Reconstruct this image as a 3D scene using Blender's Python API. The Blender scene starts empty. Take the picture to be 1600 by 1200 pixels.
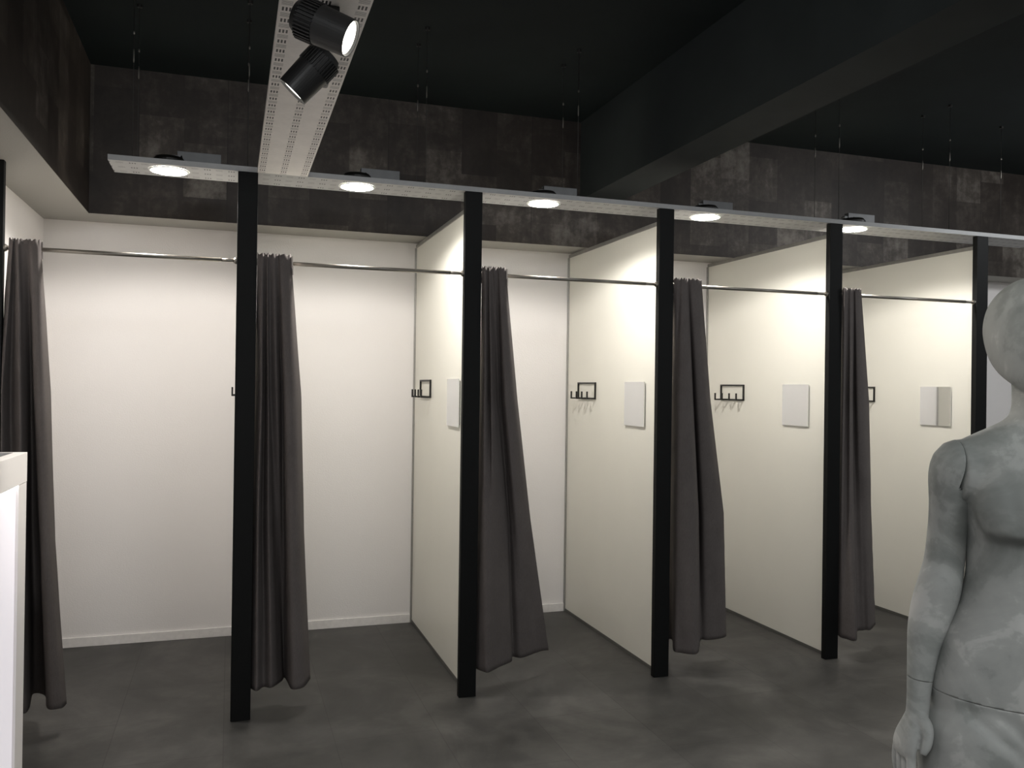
import bpy, bmesh, math, random
from mathutils import Vector, Matrix, noise
random.seed(7)
sc = bpy.context.scene
COL = sc.collection
PI = math.pi

# ------------------------------------------------------------------ dimensions (metres)
DEPTH = 1.414          # front line of posts (y=0) to white back wall
POST_X = [-0.975, 0.0575, 1.137, 2.2179, 3.3199, 4.4129]
POST_W, POST_D, POST_H = 0.0885, 0.036, 2.524
RAIL_Z, RAIL_Y = 2.1147, 0.02
SOFFIT_Z, SOFFIT_Y, CEIL_Z = 2.485, 1.1305, 3.314
SOFFIT_X = -0.724
WALL_L, WALL_R, WALL_F = -1.0, 7.2, -6.5
PART_T = 0.02

# ------------------------------------------------------------------ helpers
def link(o, parent=None):
    COL.objects.link(o)
    if parent is not None:
        o.parent = parent
    return o

def obj(name, bm, mat, parent=None, smooth=False, loc=None):
    bmesh.ops.recalc_face_normals(bm, faces=bm.faces)
    me = bpy.data.meshes.new(name)
    bm.to_mesh(me); bm.free()
    for m in (mat if isinstance(mat, (list, tuple)) else [mat]):
        me.materials.append(m)
    if smooth:
        for p in me.polygons: p.use_smooth = True
    o = bpy.data.objects.new(name, me)
    if loc is not None: o.location = loc
    return link(o, parent)

def tag(o, label=None, cat=None, group=None, kind=None):
    if label: o['label'] = label
    if cat: o['category'] = cat
    if group: o['group'] = group
    if kind: o['kind'] = kind
    return o

def thing(name, label, cat, loc=(0, 0, 0), group=None, rotz=0):
    o = bpy.data.objects.new(name, None)
    o.location = loc; o.rotation_euler = (0, 0, rotz); o.empty_display_size = 0.1
    link(o)
    return tag(o, label, cat, group)

def struct(name, bm, mat, parent=None):
    o = obj(name, bm, mat, parent)
    if parent is None: o['kind'] = 'structure'
    return o

def copy_tree(o, parent=None):
    c = o.copy(); COL.objects.link(c)
    if parent is not None: c.parent = parent
    for ch in list(o.children): copy_tree(ch, c)
    return c

def add_box(bm, x0, x1, y0, y1, z0, z1, bevel=0.0):
    t = bmesh.new()
    bmesh.ops.create_cube(t, size=1.0)
    for v in t.verts:
        v.co = Vector(((x0+x1)/2 + v.co.x*(x1-x0), (y0+y1)/2 + v.co.y*(y1-y0), (z0+z1)/2 + v.co.z*(z1-z0)))
    if bevel:
        bmesh.ops.bevel(t, geom=t.edges[:], offset=bevel, segments=2, affect='EDGES', profile=0.6)
    merge(bm, t)

def merge(bm, t, mat=None):
    me = bpy.data.meshes.new('tmp'); t.to_mesh(me); t.free()
    if mat is not None: me.transform(mat)
    bm.from_mesh(me); bpy.data.meshes.remove(me)

def box(x0, x1, y0, y1, z0, z1, bevel=0.0):
    bm = bmesh.new(); add_box(bm, x0, x1, y0, y1, z0, z1, bevel); return bm

def frame_of(d):
    d = d.normalized()
    u = Vector((0, 0, 1)) if abs(d.z) < 0.9 else Vector((1, 0, 0))
    s = d.cross(u).normalized()
    return s, s.cross(d).normalized()

def add_tube(bm, pts, rad, n=14, caps=True, rr=None):
    """tube through pts; rad scalar or per-point; rr = second radius list (elliptic)"""
    pts = [Vector(p) for p in pts]
    rad = [rad]*len(pts) if isinstance(rad, (int, float)) else rad
    rr = rad if rr is None else rr
    rings = []
    s0 = None
    for i, p in enumerate(pts):
        a = pts[max(i-1, 0)]; b = pts[min(i+1, len(pts)-1)]
        d = (b-a).normalized()
        if s0 is None: s, u = frame_of(d)
        else:
            s = (s0 - d*s0.dot(d)).normalized(); u = s.cross(d).normalized()
        s0 = s
        rings.append([bm.verts.new(p + s*math.cos(2*PI*k/n)*rad[i] + u*math.sin(2*PI*k/n)*rr[i]) for k in range(n)])
    for A, B in zip(rings, rings[1:]):
        for k in range(n):
            bm.faces.new((A[k], A[(k+1) % n], B[(k+1) % n], B[k]))
    if caps:
        bm.faces.new(rings[0][::-1]); bm.faces.new(rings[-1])

def tube(pts, rad, n=14, **k):
    bm = bmesh.new(); add_tube(bm, pts, rad, n, **k); return bm

def add_lathe(bm, prof, n=40, mat=None):
    """prof: (r, z) list revolved round z, closed at r=0 ends"""
    t = bmesh.new(); rings = []
    for r, z in prof:
        if r < 1e-6: rings.append([t.verts.new((0, 0, z))])
        else: rings.append([t.verts.new((r*math.cos(2*PI*k/n), r*math.sin(2*PI*k/n), z)) for k in range(n)])
    for A, B in zip(rings, rings[1:]):
        for k in range(n):
            a, a2 = A[k % len(A)], A[(k+1) % len(A)]
            b, b2 = B[k % len(B)], B[(k+1) % len(B)]
            f = [a, a2, b2, b]
            f = [v for i, v in enumerate(f) if v not in f[:i]]
            if len(f) > 2: t.faces.new(f)
    merge(bm, t, mat)

def catmull(P, t):
    """P list of tuples, t in [0,1]"""
    n = len(P)-1
    x = min(t*n, n-1e-6); i = int(x); f = x-i
    p0, p1, p2, p3 = P[max(i-1, 0)], P[i], P[i+1], P[min(i+2, n)]
    return [0.5*(2*b + (c-a)*f + (2*a-5*b+4*c-d)*f*f + (3*b-a-3*c+d)*f**3) for a, b, c, d in zip(p0, p1, p2, p3)]

def lerp_keys(keys, z):
    """keys: list of (z, value...) descending z, smooth interpolation"""
    if z >= keys[0][0]: return keys[0][1:]
    for a, b in zip(keys, keys[1:]):
        if z >= b[0]:
            f = (a[0]-z)/(a[0]-b[0])
            return [x+(y-x)*f for x, y in zip(a[1:], b[1:])]
    return keys[-1][1:]

# ------------------------------------------------------------------ materials
class NT:
    def __init__(s, name):
        s.m = bpy.data.materials.new(name); s.m.use_nodes = True
        s.t = s.m.node_tree; s.n = s.t.nodes; s.l = s.t.links
        s.b = s.n['Principled BSDF']
    def new(s, kind, **kw):
        x = s.n.new(kind)
        for k, v in kw.items():
            if k in x.inputs: s.put(x.inputs[k], v)
            else: setattr(x, k, v)
        return x
    def put(s, sock, v):
        if hasattr(v, 'is_output') and v.is_output: s.l.new(v, sock)
        else: sock.default_value = v
    def math(s, op, a, b=0.0, c=None):
        x = s.n.new('ShaderNodeMath'); x.operation = op
        s.put(x.inputs[0], a); s.put(x.inputs[1], b)
        if c is not None: s.put(x.inputs[2], c)
        return x.outputs[0]
    def coords(s, kind='Object'):
        return s.new('ShaderNodeTexCoord').outputs[kind]
    def noise(s, vec, scale, detail=4, rough=0.55, out='Fac', **kw):
        x = s.new('ShaderNodeTexNoise', Scale=scale, Detail=detail, Roughness=rough, **kw)
        s.l.new(vec, x.inputs['Vector']); return x.outputs[out]
    def ramp(s, fac, stops):
        x = s.new('ShaderNodeValToRGB'); e = x.color_ramp.elements
        while len(e) < len(stops): e.new(0.5)
        for el, (p, c) in zip(e, stops): el.position = p; el.color = (*c, 1) if len(c) == 3 else c
        s.l.new(fac, x.inputs[0]); return x.outputs[0]
    def mix(s, fac, a, b, mode='MIX'):
        x = s.n.new('ShaderNodeMix'); x.data_type = 'RGBA'; x.blend_type = mode
        s.put(x.inputs[0], fac)
        for i, v in ((6, a), (7, b)):
            s.put(x.inputs[i], (*v, 1) if isinstance(v, tuple) and len(v) == 3 else v)
        return x.outputs[2]
    def bump(s, h, strength=0.2, dist=0.002):
        x = s.new('ShaderNodeBump', Strength=strength, Distance=dist)
        s.l.new(h, x.inputs['Height']); s.l.new(x.outputs[0], s.b.inputs['Normal'])
    def base(s, c, rough=0.5, metal=0.0, spec=0.5):
        s.put(s.b.inputs['Base Color'], (*c, 1) if isinstance(c, tuple) and len(c) == 3 else c)
        s.put(s.b.inputs['Roughness'], rough); s.put(s.b.inputs['Metallic'], metal)
        s.put(s.b.inputs['Specular IOR Level'], spec)
        return s.m

def plain(name, c, rough=0.5, metal=0.0, spec=0.5, var=0.06, scale=30):
    n = NT(name); v = n.noise(n.coords(), scale, 3)
    k = tuple(x*(1-var) for x in c); h = tuple(min(1, x*(1+var)) for x in c)
    return n.base(n.ramp(v, [(0.3, k), (0.7, h)]), rough, metal, spec)

def m_plaster(name, c):
    n = NT(name); co = n.coords()
    v = n.noise(co, 130, 3, 0.6); w = n.noise(co, 2.2, 3)
    col = n.ramp(w, [(0.3, tuple(x*0.985 for x in c)), (0.7, c)])
    n.bump(v, 0.35, 0.003)
    return n.base(col, 0.75, 0, 0.25)

def m_floor():
    n = NT('floor_tiles'); co = n.coords()
    br = n.new('ShaderNodeTexBrick', Scale=1.0)
    br.offset = 0.5; br.offset_frequency = 2
    for k, v in (('Mortar Size', 0.0022), ('Mortar Smooth', 0.2), ('Brick Width', 0.92), ('Row Height', 0.46), ('Bias', 0.0)):
        br.inputs[k].default_value = v
    br.inputs['Color1'].default_value = (0.86, 0.86, 0.86, 1); br.inputs['Color2'].default_value = (1.06, 1.06, 1.06, 1)
    br.inputs['Mortar'].default_value = (0.62, 0.62, 0.62, 1)
    mp = n.new('ShaderNodeMapping'); mp.inputs['Location'].default_value = (0.11, -0.49, 0)
    mp.inputs['Rotation'].default_value = (0, 0, PI/2)
    n.l.new(co, mp.inputs[0]); n.l.new(mp.outputs[0], br.inputs['Vector'])
    a = n.noise(co, 1.6, 6, 0.62, Distortion=0.8); b = n.noise(co, 7.5, 6, 0.7)
    f = n.math('ADD', n.math('MULTIPLY', a, 0.65), n.math('MULTIPLY', b, 0.35))
    col = n.ramp(f, [(0.38, (0.036, 0.035, 0.033)), (0.5, (0.058, 0.056, 0.053)), (0.62, (0.092, 0.089, 0.083))])
    col = n.mix(1.0, col, br.outputs['Color'], 'MULTIPLY')
    n.bump(b, 0.08, 0.002)
    return n.base(col, n.math('ADD', 0.42, n.math('MULTIPLY', b, 0.16)), 0, 0.35)

def m_cladding(axis):
    """brown black metallic wall covering in vertical sheets with blotches; axis 0: wall along x, 1: along y"""
    n = NT('dark_cladding_%s' % 'xy'[axis]); co = n.coords()
    sp = n.new('ShaderNodeSeparateXYZ'); n.l.new(co, sp.inputs[0])
    u = sp.outputs[axis]; z = sp.outputs[2]
    cu = n.math('FLOOR', n.math('DIVIDE', u, 0.235))
    cz = n.math('FLOOR', n.math('DIVIDE', n.math('ADD', z, n.math('MULTIPLY', cu, 0.137)), 0.31))
    cb = n.new('ShaderNodeCombineXYZ'); n.l.new(cu, cb.inputs[0]); n.l.new(cz, cb.inputs[1])
    wn = n.new('ShaderNodeTexWhiteNoise'); n.l.new(cb.outputs[0], wn.inputs['Vector'])
    a = n.noise(co, 3.2, 6, 0.65, Distortion=0.5); b = n.noise(co, 16, 6, 0.75)
    st = n.new('ShaderNodeMapping'); st.inputs['Scale'].default_value = (14, 14, 2.2)
    n.l.new(co, st.inputs[0]); c = n.noise(st.outputs[0], 1.0, 4, 0.6)
    f = n.math('ADD', n.math('MULTIPLY', a, 0.42), n.math('ADD', n.math('MULTIPLY', b, 0.25), n.math('MULTIPLY', c, 0.18)))
    f = n.math('ADD', f, n.math('MULTIPLY', wn.outputs[0], 0.17))
    col = n.ramp(f, [(0.38, (0.016, 0.012, 0.010)), (0.5, (0.030, 0.0235, 0.0195)), (0.58, (0.056, 0.046, 0.039)), (0.68, (0.15, 0.134, 0.117))])
    fr = n.math('FRACT', n.math('DIVIDE', u, 0.94))
    ln = n.math('LESS_THAN', fr, 0.006)
    col = n.mix(n.math('MULTIPLY', ln, 0.6), col, (0.015, 0.012, 0.011))
    n.bump(b, 0.15, 0.002)
    return n.base(col, 0.5, 0.15, 0.4)

def m_perforated(name, axis, lanes, period, c):
    """galvanised sheet along axis with lanes of three slots (side by side in x) alternating with a hatch of fine cuts"""
    n = NT(name); co = n.coords()
    sp = n.new('ShaderNodeSeparateXYZ'); n.l.new(co, sp.inputs[0])
    L = sp.outputs[axis]; W = sp.outputs[1-axis]
    u = n.math('MULTIPLY', n.math('FRACT', n.math('DIVIDE', L, period)), period)
    slot = None
    def absd(a, v): return n.math('ABSOLUTE', n.math('SUBTRACT', a, v))
    def comb(a, pitch): return n.math('ABSOLUTE', n.math('SUBTRACT', n.math('FRACT', n.math('ADD', n.math('DIVIDE', a, pitch), 0.5)), 0.5))
    for x in lanes:
        d = n.math('SUBTRACT', W, x)
        if axis == 1:
            across, a0, along = d, n.math('SUBTRACT', u, period*0.25), n.math('SUBTRACT', u, period*0.74)
            s1 = n.math('MULTIPLY', n.math('LESS_THAN', comb(d, 0.0092), 0.28), n.math('LESS_THAN', n.math('ABSOLUTE', a0), 0.0115))
            s1 = n.math('MULTIPLY', s1, n.math('LESS_THAN', n.math('ABSOLUTE', d), 0.0137))
            s2 = n.math('MULTIPLY', n.math('LESS_THAN', comb(along, 0.0055), 0.2), n.math('LESS_THAN', n.math('ABSOLUTE', along), 0.0130))
            s2 = n.math('MULTIPLY', s2, n.math('LESS_THAN', n.math('ABSOLUTE', d), 0.0145))
        else:
            g = n.math('SUBTRACT', u, period*0.27); hh = n.math('SUBTRACT', u, period*0.76)
            s1 = n.math('MULTIPLY', n.math('LESS_THAN', comb(g, 0.0110), 0.26), n.math('LESS_THAN', n.math('ABSOLUTE', g), 0.0164))
            s1 = n.math('MULTIPLY', s1, n.math('LESS_THAN', n.math('ABSOLUTE', d), 0.0095))
            s2 = n.math('MULTIPLY', n.math('LESS_THAN', comb(d, 0.006), 0.16), n.math('LESS_THAN', n.math('ABSOLUTE', hh), 0.015))
            s2 = n.math('MULTIPLY', s2, n.math('LESS_THAN', n.math('ABSOLUTE', d), 0.0150))
        e = n.math('MAXIMUM', s1, n.math('MULTIPLY', s2, 0.8))
        slot = e if slot is None else n.math('MAXIMUM', slot, e)
    v = n.noise(co, 9, 4); w = n.noise(co, 60, 3)
    col = n.ramp(n.math('ADD', n.math('MULTIPLY', v, .6), n.math('MULTIPLY', w, .4)), [(0.3, tuple(x*0.85 for x in c)), (0.7, c)])
    geo = n.new('ShaderNodeNewGeometry')
    sn = n.new('ShaderNodeSeparateXYZ'); n.l.new(geo.outputs['True Normal'], sn.inputs[0])
    flat = n.math('GREATER_THAN', n.math('ABSOLUTE', sn.outputs[2]), 0.7)
    col = n.mix(n.math('MULTIPLY', slot, flat), col, (0.010, 0.010, 0.010))
    return n.base(col, 0.42, 0.0, 0.5)

def m_fabric(name, c):
    n = NT(name); co = n.coords()
    st = n.new('ShaderNodeMapping'); st.inputs['Scale'].default_value = (260, 260, 60)
    n.l.new(co, st.inputs[0]); v = n.noise(st.outputs[0], 1.0, 3, 0.6)
    w = n.noise(co, 6, 4, 0.6)
    col = n.ramp(n.math('ADD', n.math('MULTIPLY', v, .5), n.math('MULTIPLY', w, .5)), [(0.3, tuple(x*0.82 for x in c)), (0.7, tuple(x*1.15 for x in c))])
    n.bump(v, 0.25, 0.0015)
    m = n.base(col, 0.88, 0, 0.2)
    return m

def m_mannequin():
    n = NT('mannequin_concrete_paint'); co = n.coords()
    a = n.noise(co, 5.5, 5, 0.55, Distortion=1.3); b = n.noise(co, 22, 4, 0.6)
    st = n.new('ShaderNodeMapping'); st.inputs['Location'].default_value = (3, 1, 7); n.l.new(co, st.inputs[0])
    c = n.noise(st.outputs[0], 3.2, 2, 0.5, Distortion=0.8)
    f = n.math('ADD', n.math('MULTIPLY', a, .5), n.math('ADD', n.math('MULTIPLY', b, .12), n.math('MULTIPLY', c, .38)))
    col = n.ramp(f, [(0.40, (0.20, 0.212, 0.202)), (0.465, (0.26, 0.273, 0.259)), (0.485, (0.315, 0.325, 0.312)), (0.54, (0.35, 0.358, 0.344)), (0.56, (0.43, 0.436, 0.42)), (0.64, (0.48, 0.48, 0.463))])
    return n.base(col, 0.62, 0, 0.3)

def m_emit(name, c, s):
    n = NT(name); n.base(c, 0.4)
    n.b.inputs['Emission Color'].default_value = (*c, 1); n.b.inputs['Emission Strength'].default_value = s
    return n.m

M = dict(
    white=m_plaster('white_plaster', (0.82, 0.79, 0.775)),
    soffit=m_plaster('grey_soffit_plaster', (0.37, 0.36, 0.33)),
    cladx=m_cladding(0), clady=m_cladding(1),
    ceil=plain('black_ceiling_paint', (0.010, 0.0145, 0.015), 0.75, 0, 0.2, 0.15, 3),
    beam=plain('black_beam_paint', (0.024, 0.029, 0.030), 0.75, 0, 0.2, 0.12, 3),
    floor=m_floor(),
    base=plain('white_skirting', (0.82, 0.79, 0.77), 0.4),
    cream=plain('cream_laminate', (0.79, 0.772, 0.705), 0.38, 0, 0.4, 0.015, 2),
    alu=plain('grey_aluminium_trim', (0.36, 0.35, 0.33), 0.4, 0.6),
    dgrey=plain('dark_grey_trim', (0.10, 0.098, 0.09), 0.5),
    black=plain('black_lacquer', (0.006, 0.0064, 0.0064), 0.6, 0, 0.15),
    blackm=plain('black_metal', (0.010, 0.009, 0.008), 0.45, 0, 0.4),
    steel=plain('brushed_steel', (0.25, 0.232, 0.208), 0.38, 1.0),
    curtain=m_fabric('charcoal_fabric', (0.116, 0.102, 0.098)),
    lining=plain('pale_heading_tape', (0.48, 0.43, 0.40), 0.8),
    tray=m_perforated('perforated_zinc_front', 0, (0.035, 0.12, 0.205), 0.105, (0.335, 0.338, 0.338)),
    trayd=m_perforated('perforated_zinc_deep', 1, (0.162, 0.256, 0.348), 0.0735, (0.86, 0.825, 0.79)),
    driver=plain('zinc_driver_box', (0.135, 0.137, 0.14), 0.45, 0.2),
    lens=m_emit('led_lens', (1.0, 0.96, 0.88), 100.0),
    spotlens=m_emit('spot_lens', (1.0, 0.96, 0.86), 5.0),
    ring=plain('white_bezel', (0.75, 0.75, 0.72), 0.4),
    spot=plain('black_spot_housing', (0.014, 0.014, 0.014), 0.42, 0, 0.45),
    label=plain('grey_adaptor', (0.16, 0.155, 0.15), 0.5),
    mirror=NT('mirror_glass').base((0.93, 0.95, 0.965), 0.04, 1.0),
    cab=plain('white_cabinet_lacquer', (0.82, 0.785, 0.765), 0.4, 0, 0.4, 0.008, 2),
    cabpanel=m_emit('backlit_panel', (0.95, 0.91, 0.97), 0.36),
    led=m_emit('led_strip', (1.0, 0.98, 0.97), 5.0),
    mann=m_mannequin(),
    wire=plain('dark_wire', (0.035, 0.032, 0.03), 0.5, 0.3),
    room=plain('shop_wall_paint', (0.75, 0.74, 0.72), 0.7),
)

CURT = {
    "C0": [
        ((-0.8637, 0.011), (-0.9208, 0.09), (-0.9482, 0.09), (-0.955, 0.06)),
        ((-0.8463, -0.014), (-0.8813, 0), (-0.8794, 0), (-0.8575, 0)),
        ((-0.8423, 0.001), (-0.8639, 0.075), (-0.8525, 0.075), (-0.8201, 0.05)),
        ((-0.8272, -0.014), (-0.8165, 0), (-0.8027, 0), (-0.7782, 0)),
        ((-0.8148, -0.004), (-0.8014, 0.045), (-0.7935, 0.075), (-0.7726, 0.07)),
        ((-0.794, 0.001), (-0.7961, 0.105), (-0.8031, 0.225), (-0.7909, 0.24)),
        ((-0.7892, 0.001), (-0.7832, 0.09), (-0.7663, 0.18), (-0.7433, 0.22)),
        ((-0.7789, -0.014), (-0.7559, 0), (-0.7224, 0), (-0.6933, 0.03)),
        ((-0.7547, -0.014), (-0.7192, 0), (-0.6905, 0), (-0.6419, 0.02)),
        ((-0.7404, 0.001), (-0.708, 0.075), (-0.6865, 0.09), (-0.6267, 0.08)),
    ],
    "C1": [
        ((0.1416, 0.011), (0.1469, 0.09), (0.142, 0.105), (0.1314, 0.08)),
        ((0.1692, -0.014), (0.1729, 0), (0.1679, 0), (0.1695, 0)),
        ((0.1811, 0.001), (0.1898, 0.075), (0.1908, 0.09), (0.2057, 0.06)),
        ((0.1919, -0.014), (0.2048, 0.015), (0.2175, 0.03), (0.242, 0.03)),
        ((0.2011, 0.001), (0.2189, 0.075), (0.2499, 0.105), (0.2934, 0.12)),
        ((0.2205, -0.011), (0.2466, 0.045), (0.2743, 0.12), (0.3046, 0.16)),
        ((0.2383, 0.001), (0.2753, 0.09), (0.2921, 0.12), (0.316, 0.1)),
        ((0.249, -0.014), (0.2815, -0.005), (0.3019, -0.01), (0.3288, -0.02)),
        ((0.2807, -0.014), (0.3282, 0), (0.3549, 0), (0.3826, 0)),
        ((0.299, 0.001), (0.3602, 0.075), (0.3849, 0.12), (0.4241, 0.106)),
    ],
    "C2": [
        ((1.2266, 0.011), (1.2484, 0.09), (1.2441, 0.09), (1.2222, 0.06)),
        ((1.2393, -0.014), (1.2491, 0), (1.2455, -0.01), (1.2492, -0.01)),
        ((1.2538, 0.001), (1.2861, 0.045), (1.2793, -0.02), (1.2769, -0.04)),
        ((1.2594, -0.014), (1.2861, 0), (1.3089, 0), (1.3525, 0.02)),
        ((1.2773, 0.001), (1.3317, 0.06), (1.394, 0.075), (1.4395, 0.087)),
        ((1.287, -0.011), (1.3501, 0.075), (1.426, 0.12), (1.4697, 0.157)),
        ((1.3043, 0.001), (1.3604, 0.075), (1.4337, 0.09), (1.5082, 0.134)),
        ((1.3131, -0.014), (1.3571, 0), (1.4516, 0.06), (1.5853, 0.17)),
        ((1.3334, -0.014), (1.4099, 0.015), (1.5162, 0.105), (1.6657, 0.21)),
        ((1.3518, 0.001), (1.4473, 0.075), (1.5517, 0.135), (1.6953, 0.22)),
    ],
    "C3": [
        ((2.3094, 0.016), (2.3723, 0.135), (2.4231, 0.225), (2.4227, 0.22)),
        ((2.3217, -0.004), (2.3469, 0.06), (2.3981, 0.15), (2.4403, 0.2)),
        ((2.3401, 0.001), (2.3459, 0.03), (2.3598, 0.045), (2.3486, 0.02)),
        ((2.3512, -0.014), (2.3537, -0.005), (2.3487, -0.01), (2.3691, -0.02)),
        ((2.3707, -0.014), (2.4097, -0.01), (2.4311, -0.03), (2.4397, -0.06)),
        ((2.3871, 0.001), (2.4575, 0.045), (2.499, 0.045), (2.5146, 0.04)),
        ((2.3925, 0.004), (2.4877, 0.09), (2.587, 0.18), (2.5945, 0.161)),
        ((2.406, -0.014), (2.4806, 0.03), (2.5842, 0.12), (2.6334, 0.15)),
        ((2.4376, -0.014), (2.5288, 0.03), (2.6668, 0.12), (2.7357, 0.16)),
        ((2.4732, 0.006), (2.5935, 0.09), (2.7273, 0.15), (2.7718, 0.177)),
    ],
    "C4": [
        ((3.4078, 0.016), (3.4686, 0.09), (3.4645, 0.09), (3.4416, 0.06)),
        ((3.4101, -0.014), (3.422, 0), (3.4181, 0), (3.4153, 0)),
        ((3.4409, -0.004), (3.4739, 0.03), (3.4541, 0), (3.4144, -0.05)),
        ((3.4506, -0.014), (3.4716, 0), (3.4645, -0.02), (3.4344, -0.09)),
        ((3.477, -0.004), (3.5149, 0.03), (3.5039, 0), (3.4656, -0.09)),
        ((3.4858, 0.001), (3.562, 0.075), (3.5889, 0.09), (3.5974, 0.06)),
        ((3.4867, -0.014), (3.5516, 0.03), (3.6226, 0.075), (3.6523, 0.07)),
        ((3.5094, -0.014), (3.5976, 0.03), (3.6693, 0.075), (3.6904, 0.06)),
        ((3.5358, 0.001), (3.6737, 0.075), (3.7498, 0.135), (3.8071, 0.15)),
    ],
}
P_DOWN, P_SPOT, EXPOSURE = 41.0, 30.0, 0.0
FILL = [(-0.2, -4.6, 2.9, 27, (0.3, 0.0, 0.6)), (1.8, -5.0, 2.9, 25, (1.8, 0.0, 0.6)), (4.2, -4.6, 2.9, 27, (3.9, 0.0, 0.6)),
        (5.6, -1.2, 3.0, 22, (5.6, 1.4, 1.2)), (1.0, -5.0, 2.9, 22, (1.0, -6.5, 1.0)), (4.0, -5.0, 2.9, 22, (4.0, -6.5, 1.0))]  # added fill lamps: position, energy, aim point

# ------------------------------------------------------------------ the room
struct('floor', box(WALL_L-0.3, WALL_R+0.2, WALL_F-0.2, DEPTH+0.2, -0.1, 0.0), M['floor'])
struct('ceiling', box(WALL_L-0.3, WALL_R+0.2, WALL_F-0.2, DEPTH+0.2, CEIL_Z, CEIL_Z+0.1), M['ceil'])
struct('wall_back', box(WALL_L, WALL_R, DEPTH, DEPTH+0.15, 0.0, SOFFIT_Z), M['white'])
struct('wall_left', box(WALL_L-0.15, WALL_L, WALL_F, DEPTH+0.15, 0.0, SOFFIT_Z), M['white'])
# overhanging upper walls: dark cladding on the face, plain plaster underside
bm = box(SOFFIT_X, WALL_R, SOFFIT_Y, DEPTH+0.15, SOFFIT_Z, CEIL_Z)
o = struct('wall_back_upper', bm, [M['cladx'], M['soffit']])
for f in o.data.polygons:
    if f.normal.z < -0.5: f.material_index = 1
bm = box(WALL_L-0.15, SOFFIT_X, WALL_F, DEPTH+0.15, SOFFIT_Z, CEIL_Z)
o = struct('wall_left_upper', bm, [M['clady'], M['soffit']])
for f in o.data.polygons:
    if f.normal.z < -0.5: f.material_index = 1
struct('wall_right', box(WALL_R, WALL_R+0.15, WALL_F, DEPTH+0.15, 0.0, CEIL_Z), M['room'])
struct('wall_front', box(WALL_L-0.15, WALL_R+0.15, WALL_F-0.15, WALL_F, 0.0, CEIL_Z), M['room'])
struct('ceiling_beam', box(2.2248, 2.489, WALL_F, SOFFIT_Y, 2.7985, CEIL_Z), M['beam'])
PL = [x + 0.05 for x in POST_X]                       # left face of each partition
bm = bmesh.new()
edges = [WALL_L] + [v for x in PL[1:] for v in (x-0.012, x+PART_T+0.002)] + [WALL_R]
for a, b in zip(edges[::2], edges[1::2]):
    add_box(bm, a, b, DEPTH-0.012, DEPTH, 0.0, 0.055, 0.002)
struct('baseboard_back', bm, M['base'])
struct('baseboard_left', box(WALL_L, WALL_L+0.012, 0.06, DEPTH-0.012, 0.0, 0.055, 0.002), M['base'])

# ------------------------------------------------------------------ posts
WHERE = ['beside the white cabinet, cut off by the photo edge', 'below the wide perforated strip carrying the spotlights',
         'fourth counting back from the grey mannequin', 'third counting back from the grey mannequin',
         'second counting back from the grey mannequin', 'next to the head of the grey mannequin']
for i, x in enumerate(POST_X):
    h = POST_H if i else SOFFIT_Z
    o = obj('fitting_room_post', box(-POST_W/2, POST_W/2, 0, POST_D, 0, h, 0.003), M['black'], loc=(x+POST_W/2, 0, 0))
    tag(o, 'tall matt black post ' + WHERE[i], 'post', 'black posts of the fitting rooms')

# ------------------------------------------------------------------ partitions
PW = {1: 'edge-on behind the black post under the spotlights', 2: 'behind the fourth black post from the mannequin',
      3: 'behind the third black post from the mannequin', 4: 'behind the second black post from the mannequin', 5: 'behind the black post at the mannequin head'}
for i in range(1, 6):
    x = PL[i]
    t = thing('partition', 'cream partition board ' + PW[i], 'partition', (x, 0, 0), 'cream partitions between the booths')
    obj('board', box(0, PART_T, POST_D+0.001, DEPTH-0.013, 0.018, 2.452, 0.001), M['cream'], t)
    tag(obj('top_rail', box(-0.004, PART_T+0.004, POST_D+0.001, DEPTH-0.001, 2.452, 2.4745, 0.001), M['alu'], t), 'grey metal edge on the board top')
    tag(obj('bottom_rail', box(-0.003, PART_T+0.001, POST_D+0.001, DEPTH-0.014, 0.0, 0.018, 0.001), M['dgrey'], t), 'dark strip along the floor')
    tag(obj('corner_channel', box(-0.011, PART_T+0.002, DEPTH-0.0129, DEPTH-0.0005, 0.0, 2.452, 0.001), M['alu'], t), 'grey metal channel against the wall')

# ------------------------------------------------------------------ hook racks on the partitions
def make_rack(first, x, label):
    if first is not None:
        o = copy_tree(first); o.location.x = x; o['label'] = label; return o
    t = thing('hook_rack', label, 'hook rack', (x, 0, 0), 'black hook racks')
    b = 0.0105
    y0, y1, z0, z1 = 0.922, 1.212, 1.478, 1.588
    bm = bmesh.new()
    add_box(bm, -b, 0, y0, y1, z0, z0+b, 0.001); add_box(bm, -b, 0, y0, y1, z1-b, z1, 0.001)
    add_box(bm, -b, 0, y0, y0+b, z0+b, z1-b, 0.001); add_box(bm, -b, 0, y1-b, y1, z0+b, z1-b, 0.001)
    obj('frame', bm, M['blackm'], t)
    for y in (0.932, 1.019, 1.108, 1.197):
        bm = bmesh.new()
        add_box(bm, -0.064, -b, y-0.005, y+0.005, z0, z0+0.009, 0.001)
        add_box(bm, -0.064, -0.055, y-0.005, y+0.005, z0+0.009, z0+0.05, 0.001)
        obj('hook', bm, M['blackm'], t)
    return t
RW = {1: 'peeking out past the black post under the spotlights', 2: 'on the partition at the fourth post from the mannequin',
      3: 'on the partition at the third post from the mannequin', 4: 'on the partition at the second post from the mannequin',
      5: 'mostly behind the curtain beside the mannequin booth'}
first = None
for i in range(1, 6):
    r = make_rack(first, PL[i], 'small black rack of hooks ' + RW[i])
    first = first or r

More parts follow.
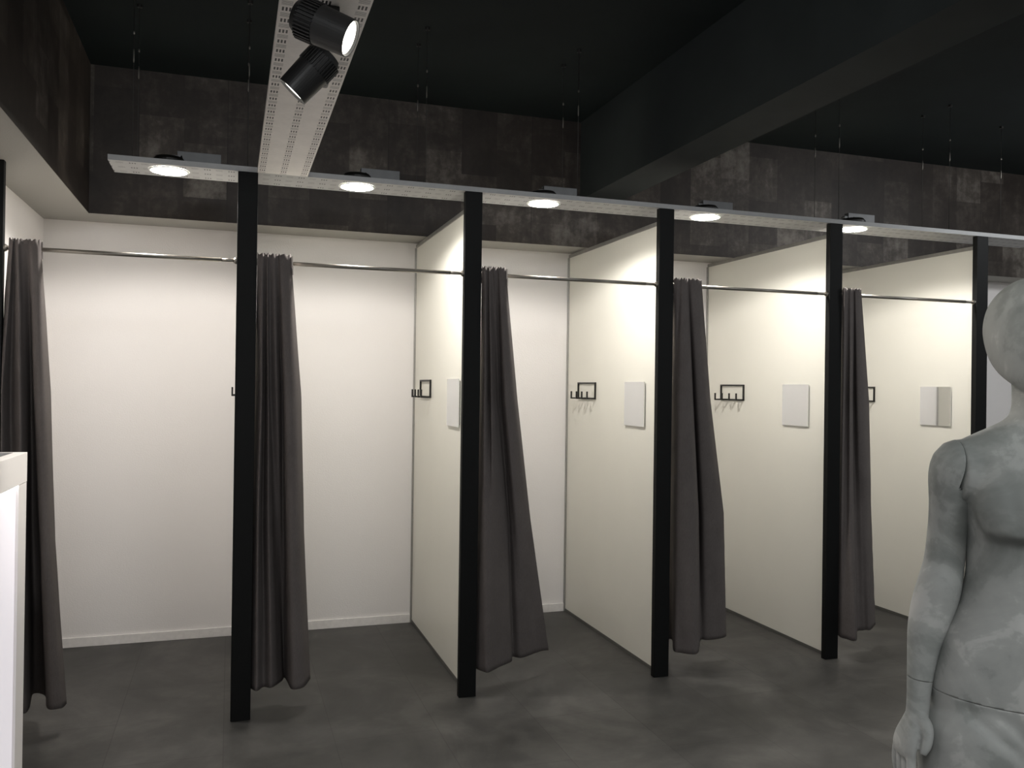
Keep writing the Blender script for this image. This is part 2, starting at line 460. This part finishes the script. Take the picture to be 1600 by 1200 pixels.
# ------------------------------------------------------------------ small mirrors
MW = {2: 'on the partition at the fourth post from the mannequin', 3: 'on the partition at the third post from the mannequin',
      4: 'on the partition at the second post from the mannequin', 5: 'showing a grey vertical stripe, just above the mannequin shoulder'}
first = None
for i in range(2, 6):
    lab = 'small frameless mirror ' + MW[i]
    if first is None:
        t = thing('wall_mirror', lab, 'mirror', (PL[i], 0, 0), 'small mirrors')
        obj('backing', box(-0.006, 0, 0.243, 0.479, 1.346, 1.58), M['dgrey'], t)
        obj('glass', box(-0.011, -0.006, 0.232, 0.487, 1.334, 1.590, 0.0008), M['mirror'], t)
        first = t
    else:
        c = copy_tree(first); c.location.x = PL[i]; c['label'] = lab

# ------------------------------------------------------------------ curtain rails
LR = ['starting at the curtain behind the white cabinet', 'between the post under the spotlights and the next post',
      'between the fourth and third posts from the mannequin', 'between the third and second posts from the mannequin',
      'ending at the post by the mannequin head']
for i in range(5):
    xa, xb = POST_X[i]+POST_W, POST_X[i+1]
    t = thing('curtain_rail', 'thin steel curtain rail ' + LR[i], 'curtain rail', (xa, RAIL_Y, RAIL_Z), 'curtain rails')
    L = xb-xa
    obj('outer_tube', tube([(0.004, 0, 0), (L*0.93, 0, 0)], 0.0095, 16), M['steel'], t, True)
    obj('inner_tube', tube([(L*0.93, 0, 0), (L-0.004, 0, 0)], 0.0078, 16), M['steel'], t, True)
    for a, b in ((0.0002, 0.012), (L-0.0002, L-0.012)):
        obj('end_flange', tube([(a, 0, 0), ((a+b)/2, 0, 0), (b, 0, 0)], [0.016, 0.016, 0.012], 18), M['steel'], t)

# ------------------------------------------------------------------ curtains
CL = ['behind the white cabinet', 'beside the black post under the spotlights',
      'flaring at its hem, by the fourth post from the mannequin', 'by the third black post from the mannequin',
      'by the second black post from the mannequin']
KZ = (2.13, 1.5, 0.85, 0.13)
for ci, key in enumerate(('C0', 'C1', 'C2', 'C3', 'C4')):
    cols = CURT[key]
    NU, NV = 110, 76
    ztop, zbot = 2.150, 0.128
    bm = bmesh.new(); grid = []
    for j in range(NV+1):
        v = j/NV
        z = ztop + (zbot-ztop)*v
        P = []
        for c in cols:
            ks = [(KZ[k], c[k][0], c[k][1] if k else -0.018+(c[k][1]+0.014)*0.6) for k in range(4)]
            x, y = lerp_keys(ks, z)
            # ease the depth so that the heading stays in front of the rail
            P.append((x, y))
        row = []
        for i in range(NU+1):
            x, y = catmull(P, i/NU)
            n1 = noise.noise(Vector((x*7, y*7+ci*3.1, z*2.2))); n2 = noise.noise(Vector((x*22, ci*7.7, z*16)))
            low = max(0.0, 1-z/1.1)
            a = min(1.0, max(0.0, (2.06-z)/0.25))
            y += a*(0.006*n1 + 0.004*low*n2); x += a*0.003*n1
            top = 0.004*math.sin(i*0.55+ci) + 0.0035*noise.noise(Vector((i*0.21, ci*5.0, 0)))
            zz = z + (top if z > 2.1 else top*max(0, (z-1.9)/0.2)) + low*0.006*noise.noise(Vector((i*0.06, ci*2.0, 3)))
            if ci == 4:                                    # pinched crease at the outer edge
                q = math.exp(-((z-1.0)/0.07)**2)*max(0, (i/NU-0.72)/0.28)
                y -= 0.02*q; x -= 0.016*q
            if y < 0.0445 or ci == 0: x = max(x, POST_X[ci]+POST_W+0.0012)
            row.append(bm.verts.new((x, y, zz)))
        grid.append(row)
    for j in range(NV):
        for i in range(NU):
            bm.faces.new((grid[j][i], grid[j][i+1], grid[j+1][i+1], grid[j+1][i]))
    top = [v.co.copy() for v in grid[0]]
    cx = sum(v.co.x for v in grid[0])/(NU+1)
    for v in bm.verts: v.co.x -= cx
    o = obj('curtain', bm, M['curtain'], None, True, (cx, 0, 0))
    md = o.modifiers.new('thick', 'SOLIDIFY'); md.thickness = 0.003; md.offset = 1.0 if False else -1.0
    tag(o, 'charcoal curtain gathered open ' + CL[ci], 'curtain', 'charcoal fitting room curtains')
    # the back of the rod pocket: over the rail and down behind it
    bm = bmesh.new(); rows = []
    xs0, xs1 = top[0].x+0.004, top[-1].x-0.002
    for j in range(9):
        row = []
        for i in range(31):
            x = xs0+(xs1-xs0)*i/30
            y = 0.040 + 0.004*math.sin(i*1.9+ci)
            row.append(bm.verts.new((x-cx, y + (0.0 if j else -0.004), 2.149-0.075*j/8 + 0.003*math.sin(i*1.1+ci))))
        rows.append(row)
    for j in range(8):
        for i in range(30): bm.faces.new((rows[j][i], rows[j][i+1], rows[j+1][i+1], rows[j+1][i]))
    obj('rod_pocket', bm, M['curtain'], o, True)
    if ci in (1, 2):
        bm = bmesh.new()
        xe, ye = top[-1].x-cx, top[-1].y
        for k, (dx, w, za, zb) in enumerate(((0.001, 0.006, 2.146, 2.095), (0.005, 0.005, 2.105, 2.06))):
            add_box(bm, xe+dx, xe+dx+w, ye-0.002, ye+0.008, zb, za, 0.001)
        tag(obj('heading_tape', bm, M['lining'], o), 'pale tape end showing at the curtain top')

# ------------------------------------------------------------------ perforated sheets hanging above the booths
def channel(x0, x1, y0, y1, z0, along, h=0.024, th=0.002):
    bm = bmesh.new()
    add_box(bm, x0, x1, y0, y1, z0, z0+th)
    if along == 'x':
        add_box(bm, x0, x1, y0, y0+th, z0+th, z0+h); add_box(bm, x0, x1, y1-th, y1, z0+th, z0+h)
    else:
        add_box(bm, x0, x0+th, y0, y1, z0+th, z0+h); add_box(bm, x1-th, x1, y0, y1, z0+th, z0+h)
    return bm
TZ = POST_H + 0.0005
o = obj('perforated_strip', channel(-0.488, 5.03, 0.0, 0.24, TZ, 'x'), M['tray'])
tag(o, 'long narrow grey perforated metal strip lying across the black post tops', 'metal strip')
o = obj('perforated_strip', channel(0.143, 0.368, -5.6, -0.0005, TZ, 'y'), M['trayd'])
tag(o, 'wide pale perforated metal strip running overhead, carrying the two spotlights', 'metal strip')

# ------------------------------------------------------------------ recessed lights with driver boxes
LX = [(-0.245, 0.118), (0.615, 0.116), (1.600, 0.135), (2.572, 0.126), (3.567, 0.108)]
LN = ['near the free end of the narrow perforated strip', 'just past the wide perforated strip',
      'between the fourth and third posts from the mannequin', 'between the third and second posts from the mannequin',
      'half hidden by the second post from the mannequin']
first = None
for i, (x, y) in enumerate(LX):
    lab = 'round glowing downlight ' + LN[i]
    if first is None:
        t = thing('downlight', lab, 'ceiling light', (x, y, TZ), 'glowing downlights in the narrow strip')
        bm = bmesh.new(); add_lathe(bm, [(0.078, -0.0005), (0.078, -0.004), (0.086, -0.004), (0.089, -0.0005)], 44); obj('trim_ring', bm, M['ring'], t, True)
        bm = bmesh.new(); add_lathe(bm, [(0.0, -0.0035), (0.078, -0.0035), (0.078, -0.001), (0.0, -0.001)], 44); tag(obj('lens', bm, M['lens'], t), 'glowing white disc')
        bm = bmesh.new(); add_lathe(bm, [(0, 0.004), (0.072, 0.004), (0.072, 0.045), (0.06, 0.06), (0, 0.06)], 30); tag(obj('heat_sink', bm, M['blackm'], t), 'black round can above the strip')
        d = obj('driver_box', box(0.03, 0.225, 0.074, 0.112, 0.026, 0.115, 0.002), M['driver'], t)
        obj('bracket', box(0.005, 0.03, 0.078, 0.108, 0.026, 0.095, 0.001), M['driver'], d)
        obj('cable', tube([(0.06, 0.02, 0.05), (0.05, 0.05, 0.085), (0.04, 0.07, 0.06), (0.06, 0.073, 0.035)], 0.003, 8), M['blackm'], t, True)
        first = t
    else:
        c = copy_tree(first); c.location = (x, y, TZ); c['label'] = lab
    ld = bpy.data.lights.new('downlight_lamp', 'SPOT'); ld.spot_size = math.radians(157); ld.spot_blend = 0.24
    ld.energy = P_DOWN; ld.color = (1.0, 0.958, 0.905); ld.shadow_soft_size = 0.03
    lo = bpy.data.objects.new('downlight_lamp', ld); lo.location = (x, y, TZ-0.04); lo.rotation_euler = (math.radians(3), 0, 0); COL.objects.link(lo)

# ------------------------------------------------------------------ suspension rods
RX = [-0.39, 0.10, 0.935, 1.742, 3.385, 4.20, 4.848]
RN = ['near its free end', 'close to the wide strip', 'by the fourth post from the mannequin',
      'between the fourth and third posts', 'by the second post from the mannequin', 'shortly before the mannequin head',
      'past the mannequin post']
for i, x in enumerate(RX):
    for y, w in ((0.012, 'front'), (0.228, 'rear')):
        t = thing('suspension_rod', 'rod on the %s edge of the narrow strip, %s' % (w, RN[i]), 'hanging rod',
                  (x, y, TZ+0.002), 'rods hanging the perforated strip')
        H = CEIL_Z-TZ-0.002
        obj('rod', tube([(0, 0, 0), (0, 0, H-0.012)], 0.0022 if i == 3 and w == 'front' else 0.0014, 8), M['wire'], t, True)
        bm = bmesh.new(); add_tube(bm, [(0, 0, 0.44), (0, 0, 0.45), (0, 0, 0.49), (0, 0, 0.5)], [0.0018, 0.0034, 0.0034, 0.0018], 10)
        tag(obj('wire_gripper', bm, M['steel'], t, True), 'shiny metal grip on the rod')
        bm = bmesh.new(); add_tube(bm, [(0, 0, 0.565), (0, 0, 0.568), (0, 0, 0.578), (0, 0, 0.581)], [0.0018, 0.0042, 0.0042, 0.0018], 10)
        tag(obj('wire_clip', bm, M['steel'], t, True), 'shiny metal clip on the rod')
        obj('ceiling_cup', tube([(0, 0, H-0.012), (0, 0, H)], 0.012, 14), M['blackm'], t)

# ------------------------------------------------------------------ spotlights under the wide strip
def rot_to(d):
    return Vector((0, 0, 1)).rotation_difference(Vector(d).normalized()).to_matrix().to_4x4()
def spotlight(label, foot, centre, d, ribs):
    t = thing('spotlight', label, 'spotlight', foot, 'spotlights on the wide strip')
    c = Vector(centre)-Vector(foot)
    R = Matrix.Translation(c) @ rot_to(d)
    bm = bmesh.new()
    # smooth front barrel, ribbed rear heat sink, stepped back
    add_lathe(bm, [(0.0, 0.068), (0.041, 0.068), (0.043, 0.085), (0.0455, 0.085), (0.0485, 0.0), (0.0, 0.0)], 44, R)
    obj('barrel', bm, M['spot'], t, False)
    bm = bmesh.new()
    add_lathe(bm, [(0.0, 0.001), (0.0465, 0.001), (0.0465, -0.044), (0.036, -0.062), (0.0, -0.062)], 36, R)
    for k in range(34):
        a = 2*PI*k/34
        b = bmesh.new(); add_box(b, 0.044, 0.0515, -0.0016, 0.0016, -0.046, 0.0, 0.0006)
        merge(bm, b, R @ Matrix.Rotation(a, 4, 'Z'))
    obj('heat_sink', bm, M['spot'], t)
    bm = bmesh.new(); add_lathe(bm, [(0, 0.078), (0.0405, 0.078), (0.0405, 0.072), (0, 0.072)], 40, R)
    tag(obj('lens', bm, M['spotlens'], t), 'glowing lens')
    # adaptor on the strip, stem and swivel plate
    a = obj('adaptor', box(-0.021, 0.021, -0.075, 0.075, -0.032, 0.0, 0.003), M['spot'], t)
    tag(obj('end_plate', box(-0.018, 0.018, 0.035, 0.073, -0.0335, -0.031, 0.0008), M['label'], a), 'grey plate under the adaptor')
    obj('stem', tube([(0, 0, -0.032), (0, 0, -0.048)], 0.014, 18), M['spot'], t)
    s = Vector(d).normalized().cross(Vector((0, 0, 1))).normalized()
    if s.y < 0: s = -s
    bm = bmesh.new()
    add_tube(bm, [Vector((0, 0, -0.044)), c*0.55 + Vector((0, 0, -0.01))+s*0.03, c+s*0.047], [0.016, 0.018, 0.018], 12, rr=[0.006]*3)
    add_tube(bm, [c+s*0.038, c+s*0.052], 0.016, 16)
    obj('yoke', bm, M['spot'], t)
    return t
S1, D1 = (0.230, -1.992, 2.424), (0.852, -0.336, -0.401)
S2, D2 = (0.2435, -1.690, 2.4215), (-0.645, 0.165, -0.735)
spotlight('black ribbed spotlight showing its round bright lens, under the wide perforated strip', (0.270, -1.81, TZ-0.0005), S1, D1, True)
spotlight('black spotlight turned down, only a bright sliver of lens showing, under the wide strip', (0.296, -1.425, TZ-0.0005), S2, D2, False)
for c, d, pw in ((S1, D1, P_SPOT), (S2, D2, P_SPOT*2)):
    ld = bpy.data.lights.new('spotlight_lamp', 'SPOT'); ld.energy = pw; ld.spot_size = math.radians(36); ld.spot_blend = 0.8
    ld.shadow_soft_size = 0.035; ld.color = (1, 0.95, 0.86)
    lo = bpy.data.objects.new('spotlight_lamp', ld)
    dv = Vector(d).normalized()
    lo.location = Vector(c)+dv*0.092
    lo.rotation_euler = dv.to_track_quat('-Z', 'Y').to_euler(); COL.objects.link(lo)

# ------------------------------------------------------------------ white cabinet
CXF, CY1, CY0, CX0, CH = -0.502, -1.404, -2.75, -0.96, 1.349
t = thing('display_cabinet', 'tall white display cabinet with a bright backlit side, partly cut off by the view', 'cabinet', (0, 0, 0))
obj('body', box(CX0+0.002, CXF-0.045, CY0+0.0925, CY1-0.0925, 0.0, CH-0.085), M['cab'], t)
obj('top', box(CX0, CXF, CY0, CY1, CH-0.083, CH, 0.0015), M['cab'], t)
tag(obj('top_inset', box(CX0+0.03, CXF-0.03, CY0+0.03, CY1-0.03, CH-0.0005, CH+0.001), M['driver'], t), 'greyish inlay on the top')
for y0 in (CY1-0.092, CY0):
    obj('stile', box(CX0, CXF-0.001, y0, y0+0.092, 0.0, CH-0.084, 0.001), M['cab'], t)
obj('plinth', box(CXF-0.045, CXF-0.015, CY0+0.093, CY1-0.093, 0.0, 0.05), M['cab'], t)
tag(obj('backlit_panel', box(CXF-0.012, CXF-0.008, CY0+0.093, CY1-0.093, 0.05, CH-0.084), M['cabpanel'], t), 'brightly lit white panel')
tag(obj('led_strip', box(CXF-0.007, CXF-0.002, CY0+0.094, CY1-0.094, CH-0.0865, CH-0.0835), M['led'], t), 'glowing strip under the top')

# ------------------------------------------------------------------ mannequin
def ring_loft(bm, rings, n=40, expo=2.0):
    """rings: (z, cx, cy, a, front, back)"""
    R = []
    for rg in rings:
        z, cx, cy, a, fr, bk = rg[:6]
        if len(rg) > 6: expo = rg[6]
        ring = []
        for k in range(n):
            th = 2*PI*k/n
            c, s = math.cos(th), math.sin(th)
            e = 2.0/expo
            x = a*math.copysign(abs(c)**e, c); y = math.copysign(abs(s)**e, s)*(bk if s > 0 else fr)
            ring.append(bm.verts.new((cx+x, cy+y, z)))
        R.append(ring)
    for A, B in zip(R, R[1:]):
        for k in range(n): bm.faces.new((A[k], A[(k+1) % n], B[(k+1) % n], B[k]))
    bm.faces.new(R[0][::-1]); bm.faces.new(R[-1])

def smooth_chain(ch, sub=4):
    out = []
    n = (len(ch)-1)*sub
    for i in range(n+1): out.append(catmull(ch, i/n))
    return out

def remesh(bm, voxel, smooth=3):
    bmesh.ops.recalc_face_normals(bm, faces=bm.faces)
    me = bpy.data.meshes.new('tmp_remesh'); bm.to_mesh(me); bm.free()
    o = bpy.data.objects.new('tmp_remesh', me); COL.objects.link(o)
    m = o.modifiers.new('r', 'REMESH'); m.mode = 'VOXEL'; m.voxel_size = voxel
    m2 = o.modifiers.new('s', 'SMOOTH'); m2.iterations = smooth; m2.factor = 0.5
    dg = bpy.context.evaluated_depsgraph_get(); dg.update()
    res = bpy.data.meshes.new_from_object(o.evaluated_get(dg))
    out = bmesh.new(); out.from_mesh(res)
    bpy.data.objects.remove(o); bpy.data.meshes.remove(me); bpy.data.meshes.remove(res)
    return out

def cut(bm, co, no, keep_neg=True, zmin=None):
    """cut with a plane and drop one side (only above zmin if given), close the hole"""
    no = Vector(no).normalized(); co = Vector(co)
    fs = [f for f in bm.faces if zmin is None or f.calc_center_median().z > zmin]
    geom = list({v for f in fs for v in f.verts}) + list({e for f in fs for e in f.edges}) + fs
    bmesh.ops.bisect_plane(bm, geom=geom, plane_co=co, plane_no=no, dist=1e-6)
    dead = [f for f in bm.faces if ((f.calc_center_median()-co).dot(no) > 0) == keep_neg and (zmin is None or f.calc_center_median().z > zmin)]
    bmesh.ops.delete(bm, geom=dead, context='FACES')
    if zmin is None:
        be = [e for e in bm.edges if e.is_boundary]
        if be: bmesh.ops.holes_fill(bm, edges=be, sides=0)

MLOC = Vector((1.6305, -2.762, 0.0)); MROT = -0.3189
mt = thing('mannequin', 'faceless grey mottled mannequin with arms hanging, standing in front of the booths', 'mannequin', MLOC, None, MROT)
TORSO = [(0.80, -0.02, 0, 0.12, 0.05, 0.07), (0.83, -0.02, 0, 0.158, 0.078, 0.10), (0.87, -0.02, 0, 0.176, 0.088, 0.118), (0.916, -0.02, 0, 0.1785, 0.092, 0.120),
         (0.956, -0.02, 0, 0.177, 0.093, 0.112), (1.022, -0.015, 0, 0.165, 0.092, 0.096), (1.069, -0.010, 0, 0.150, 0.090, 0.086), (1.116, -0.004, 0, 0.136, 0.087, 0.080),
         (1.169, 0.0, 0, 0.127, 0.086, 0.080), (1.215, 0.004, 0, 0.128, 0.090, 0.086), (1.256, 0.008, 0, 0.134, 0.094, 0.094), (1.30, 0.011, 0, 0.146, 0.096, 0.102), (1.345, 0.013, 0, 0.156, 0.094, 0.106),
         (1.39, 0.014, 0, 0.160, 0.086, 0.104), (1.425, 0.015, 0, 0.168, 0.070, 0.090), (1.448, 0.015, 0.005, 0.166, 0.052, 0.068), (1.466, 0.015, 0.01, 0.128, 0.05, 0.060), (1.482, 0.016, 0.01, 0.092, 0.052, 0.058),
         (1.498, 0.017, 0.01, 0.062, 0.053, 0.056), (1.52, 0.016, 0.008, 0.050, 0.052, 0.054), (1.56, 0.012, 0.004, 0.0475, 0.052, 0.054), (1.61, 0.006, 0.0, 0.046, 0.05, 0.05)]
HEAD = [(1.532, 0.010, -0.062, 0.020, 0.020, 0.02), (1.540, 0.009, -0.058, 0.034, 0.032, 0.034), (1.553, 0.006, -0.048, 0.049, 0.045, 0.048), (1.572, 0.002, -0.034, 0.063, 0.06, 0.066),
        (1.595, 0.0, -0.018, 0.0745, 0.076, 0.086), (1.625, -0.002, -0.006, 0.083, 0.092, 0.098), (1.66, -0.003, 0, 0.0875, 0.100, 0.106), (1.69, -0.003, 0.003, 0.0885, 0.101, 0.108),
        (1.72, -0.003, 0.003, 0.0845, 0.096, 0.103), (1.745, -0.003, 0.003, 0.075, 0.085, 0.092), (1.768, -0.003, 0.003, 0.058, 0.066, 0.072), (1.785, -0.003, 0.003, 0.037, 0.042, 0.046), (1.795, -0.003, 0.003, 0.012, 0.014, 0.016)]
bm = bmesh.new()
ring_loft(bm, [(c[0], c[1], c[2], c[3]+(0.006 if 0.9 < c[0] < 1.36 else 0), c[4], c[5], 2.25+0.9*math.exp(-((c[0]-1.32)/0.075)**2)) for c in smooth_chain(TORSO, 3)], 56)
ring_loft(bm, smooth_chain(HEAD, 3), 40)
MIRX = 0.010
for sx in (-1, 1):
    ax = lambda x: x if sx < 0 else 2*MIRX - x
    add_tube(bm, [(ax(-0.07), 0.006, 1.385), (ax(-0.12), 0.008, 1.387), (ax(-0.160), 0.010, 1.388)], [0.055, 0.060, 0.056], 24, rr=[0.06, 0.066, 0.066])
    add_tube(bm, [(ax(-0.098), -0.030, 1.385), (ax(-0.108), -0.042, 1.35), (ax(-0.113), -0.048, 1.315), (ax(-0.107), -0.052, 1.283), (ax(-0.094), -0.052, 1.262)], [0.030, 0.037, 0.038, 0.033, 0.022], 20)
    # leg, mirrored about the hip centre
    lx = (lambda x: x) if sx < 0 else (lambda x: -0.04 - x)
    leg = [(lx(-0.098), 0.004, 0.90, 0.085), (lx(-0.115), 0.0, 0.84, 0.103), (lx(-0.125), -0.002, 0.76, 0.097), (lx(-0.124), -0.004, 0.65, 0.082), (lx(-0.12), -0.006, 0.54, 0.064), (lx(-0.118), -0.004, 0.47, 0.057),
           (lx(-0.118), 0.012, 0.40, 0.056), (lx(-0.118), 0.022, 0.33, 0.058), (lx(-0.117), 0.022, 0.24, 0.047), (lx(-0.116), 0.022, 0.15, 0.036), (lx(-0.116), 0.022, 0.07, 0.036)]
    ch = smooth_chain(leg, 3)
    add_tube(bm, [c[:3] for c in ch], [c[3] for c in ch], 24, rr=[c[3]*1.06 for c in ch])
    ft = smooth_chain([(lx(-0.116), 0.055, 0.046, 0.026), (lx(-0.116), 0.02, 0.056, 0.036), (lx(-0.118), -0.04, 0.055, 0.038), (lx(-0.121), -0.10, 0.044, 0.038), (lx(-0.123), -0.15, 0.036, 0.030), (lx(-0.122), -0.18, 0.032, 0.016)], 3)
    add_tube(bm, [c[:3] for c in ft], [c[3] for c in ft], 20, rr=[min(c[3], c[2]-0.013) for c in ft])
body = remesh(bm, 0.005, 6)
def sstep(a, b, x):
    t = min(1, max(0, (x-a)/(b-a))); return t*t*(3-2*t)
for v in body.verts:
    x, y, z = v.co
    if y < 0.02 and 0.95 < z < 1.52:
        w = sstep(0.02, -0.05, y)
        for s in (-1, 1):
            cx = 0.012 + s*0.080
            r = (x-cx)/0.072
            px = math.exp(-abs(r)**2.6)
            pz = sstep(1.243, 1.272, z)*(1-sstep(1.30, 1.44, z))
            v.co.y -= w*0.029*px*pz
            # collar bone
            cb = math.exp(-((z-(1.447+0.10*abs(x-0.015)*0.1))/0.010)**2)*sstep(0.015, 0.04, s*(x-0.015))*(1-sstep(0.10, 0.14, s*(x-0.015)))
            v.co.y -= w*0.005*cb
            # rectus edges below the ribs
            gv = math.exp(-((x-(s*0.062+0.002))/0.010)**2)*sstep(1.02, 1.08, z)*(1-sstep(1.20, 1.25, z))
            v.co.y += w*0.003*gv
        ml = math.exp(-((x-0.008)/0.010)**2)*sstep(1.03, 1.10, z)*(1-sstep(1.40, 1.45, z))
        v.co.y += w*0.005*ml
        nv = math.exp(-((x+0.006)**2+(z-1.035)**2)/0.009**2)
        v.co.y += w*0.010*nv
    if y < 0.0 and 0.74 < z < 0.93:                      # groin creases
        for s in (-1, 1):
            dx = s*(x+0.02)
            line = 0.79 + 0.80*dx
            g = math.exp(-((z-line)/0.016)**2)*sstep(0.03, 0.06, dx)*(1-sstep(0.13, 0.17, dx))
            v.co.y += 0.006*g
for s in (-1, 1):
    px = -0.1588 if s < 0 else 2*MIRX+0.1588
    cut(body, (px, 0, 1.44), (s, 0, 0.111), True, 1.362)
be = [e for e in body.edges if e.is_boundary]
if be: bmesh.ops.holes_fill(body, edges=be, sides=0)
low = body.copy()
cut(body, (-0.198, 0, 0.9360), (-0.13, 0.02, -1), True); cut(low, (-0.198, 0, 0.9346), (0.13, -0.02, 1), True)
obj('upper_body', body, M['mann'], mt, True)
obj('lower_body', low, M['mann'], mt, True)
ARM = [(-0.125, 0.010, 1.400, 0.050), (-0.148, 0.010, 1.397, 0.0545), (-0.159, 0.015, 1.372, 0.0475), (-0.158, 0.028, 1.316, 0.0405), (-0.1595, 0.038, 1.256, 0.0370), (-0.165, 0.040, 1.19, 0.0380), (-0.178, 0.034, 1.14, 0.0415),
       (-0.190, 0.034, 1.096, 0.0415), (-0.2045, 0.030, 1.05, 0.0365), (-0.2145, 0.024, 1.009, 0.0305), (-0.2245, 0.016, 0.956, 0.0250), (-0.232, 0.008, 0.905, 0.0215), (-0.236, 0.004, 0.875, 0.0215)]
SEAM = Vector((-0.2245, 0.016, 0.950))
for s in (-1, 1):
    mx = (lambda x: x) if s < 0 else (lambda x: 2*MIRX - x)
    bm = bmesh.new()
    ch = smooth_chain(ARM, 3)
    add_tube(bm, [(mx(c[0]), c[1], c[2]) for c in ch], [c[3] for c in ch], 24, rr=[c[3]*1.06 for c in ch])
    arm = remesh(bm, 0.004, 4)
    cut(arm, (mx(-0.1603), 0, 1.44), (-s, 0, -0.111), True, 1.352)
    be = [e for e in arm.edges if e.is_boundary]
    if be: bmesh.ops.holes_fill(arm, edges=be, sides=0)
    cut(arm, (mx(SEAM.x), SEAM.y, SEAM.z+0.0008), (0.14*(-s)*-1, 0, -1), True)
    obj('arm', arm, M['mann'], mt, True)
    bm = bmesh.new()
    fa = smooth_chain(ARM[-4:], 3)
    add_tube(bm, [(mx(c[0]), c[1], c[2]) for c in fa], [c[3] for c in fa], 24, rr=[c[3]*1.06 for c in fa])
    palm = smooth_chain([(-0.236, 0.004, 0.882, 0.0200, 0.0235), (-0.246, 0.002, 0.862, 0.0185, 0.030), (-0.2575, 0.0, 0.838, 0.0165, 0.038), (-0.2635, -0.001, 0.815, 0.0145, 0.042), (-0.2645, -0.001, 0.798, 0.011, 0.041)], 3)
    n = 24; rings = []
    for c in palm:
        rings.append([bm.verts.new((mx(c[0]+c[3]*math.cos(2*PI*k/n)), c[1]+c[4]*math.copysign(abs(math.sin(2*PI*k/n))**0.8, math.sin(2*PI*k/n)), c[2])) for k in range(n)])
    for A, B in zip(rings, rings[1:]):
        for k in range(n): bm.faces.new((A[k], A[(k+1) % n], B[(k+1) % n], B[k]))
    bm.faces.new(rings[0][::-1]); bm.faces.new(rings[-1])
    for y, L, bend in ((-0.034, 0.95, 0.9), (-0.0115, 1.08, 1.0), (0.0115, 1.0, 1.1), (0.033, 0.80, 1.25)):
        f = smooth_chain([(-0.263, y*0.92, 0.815, 0.0095), (-0.265, y, 0.785, 0.0092), (-0.2655+0.002*bend, y, 0.785-0.033*L, 0.0088), (-0.262+0.006*bend, y*0.98, 0.785-0.060*L, 0.0078), (-0.254+0.010*bend, y*0.96, 0.785-0.080*L, 0.0058)], 3)
        add_tube(bm, [(mx(c[0]), c[1], c[2]) for c in f], [c[3] for c in f], 14)
    th = smooth_chain([(-0.236, -0.008, 0.878, 0.0150), (-0.2315, -0.026, 0.862, 0.0145), (-0.2345, -0.039, 0.845, 0.0112), (-0.241, -0.044, 0.829, 0.0100), (-0.2475, -0.045, 0.815, 0.0066)], 3)
    add_tube(bm, [(mx(c[0]), c[1], c[2]) for c in th], [c[3] for c in th], 14)
    hand = remesh(bm, 0.0025, 3)
    cut(hand, (mx(SEAM.x), SEAM.y, SEAM.z-0.0008), (-0.14*(-s)*-1, 0, 1), True)
    obj('hand', hand, M['mann'], mt, True)
bm = bmesh.new(); add_lathe(bm, [(0, 0.0), (0.2, 0.0), (0.2, 0.009), (0.197, 0.012), (0, 0.012)], 60, Matrix.Translation((-0.02, -0.03, 0)))
obj('base_plate', bm, M['alu'], mt)

# ------------------------------------------------------------------ unseen lamps added as frontal fill and to wash the walls
def fill_lamp(x, y, z, e, tgt, sx=1.2, sy=0.3):
    ld = bpy.data.lights.new('fill_lamp', 'AREA'); ld.shape = 'RECTANGLE'; ld.size = sx; ld.size_y = sy
    ld.energy = e; ld.color = (0.96, 0.985, 1.0)
    o = bpy.data.objects.new('fill_lamp', ld); o.location = (x, y, z)
    o.rotation_euler = (Vector(tgt)-Vector((x, y, z))).to_track_quat('-Z', 'Y').to_euler(); COL.objects.link(o)
for args in FILL: fill_lamp(*args)

w = bpy.data.worlds.new('world'); sc.world = w; w.use_nodes = True
w.node_tree.nodes['Background'].inputs[0].default_value = (0.9, 0.95, 1.0, 1)
w.node_tree.nodes['Background'].inputs[1].default_value = 0.02

# ------------------------------------------------------------------ camera
f_px, yaw, pitch, roll = 1333.16, 0.3189, 0.0036, 0.0136
cam = bpy.data.cameras.new('camera'); cam.sensor_fit = 'HORIZONTAL'; cam.sensor_width = 36.0
cam.lens = f_px*36.0/1600.0; cam.clip_start = 0.02; cam.clip_end = 60
co = bpy.data.objects.new('camera', cam); COL.objects.link(co)
fw = Vector((math.sin(yaw)*math.cos(pitch), math.cos(yaw)*math.cos(pitch), math.sin(pitch)))
rt = Vector((math.cos(yaw), -math.sin(yaw), 0)); up = rt.cross(fw)
r = math.cos(roll)*rt + math.sin(roll)*up; u = -math.sin(roll)*rt + math.cos(roll)*up
co.matrix_world = Matrix(((r.x, u.x, -fw.x, 0.0367), (r.y, u.y, -fw.y, -4.1098), (r.z, u.z, -fw.z, 1.55), (0, 0, 0, 1)))
sc.camera = co
vs = sc.view_settings
sc.display_settings.display_device = 'sRGB'
vs.view_transform = 'Standard'; vs.look = 'None'; vs.gamma = 1.0; vs.use_curve_mapping = False
vs.exposure = EXPOSURE
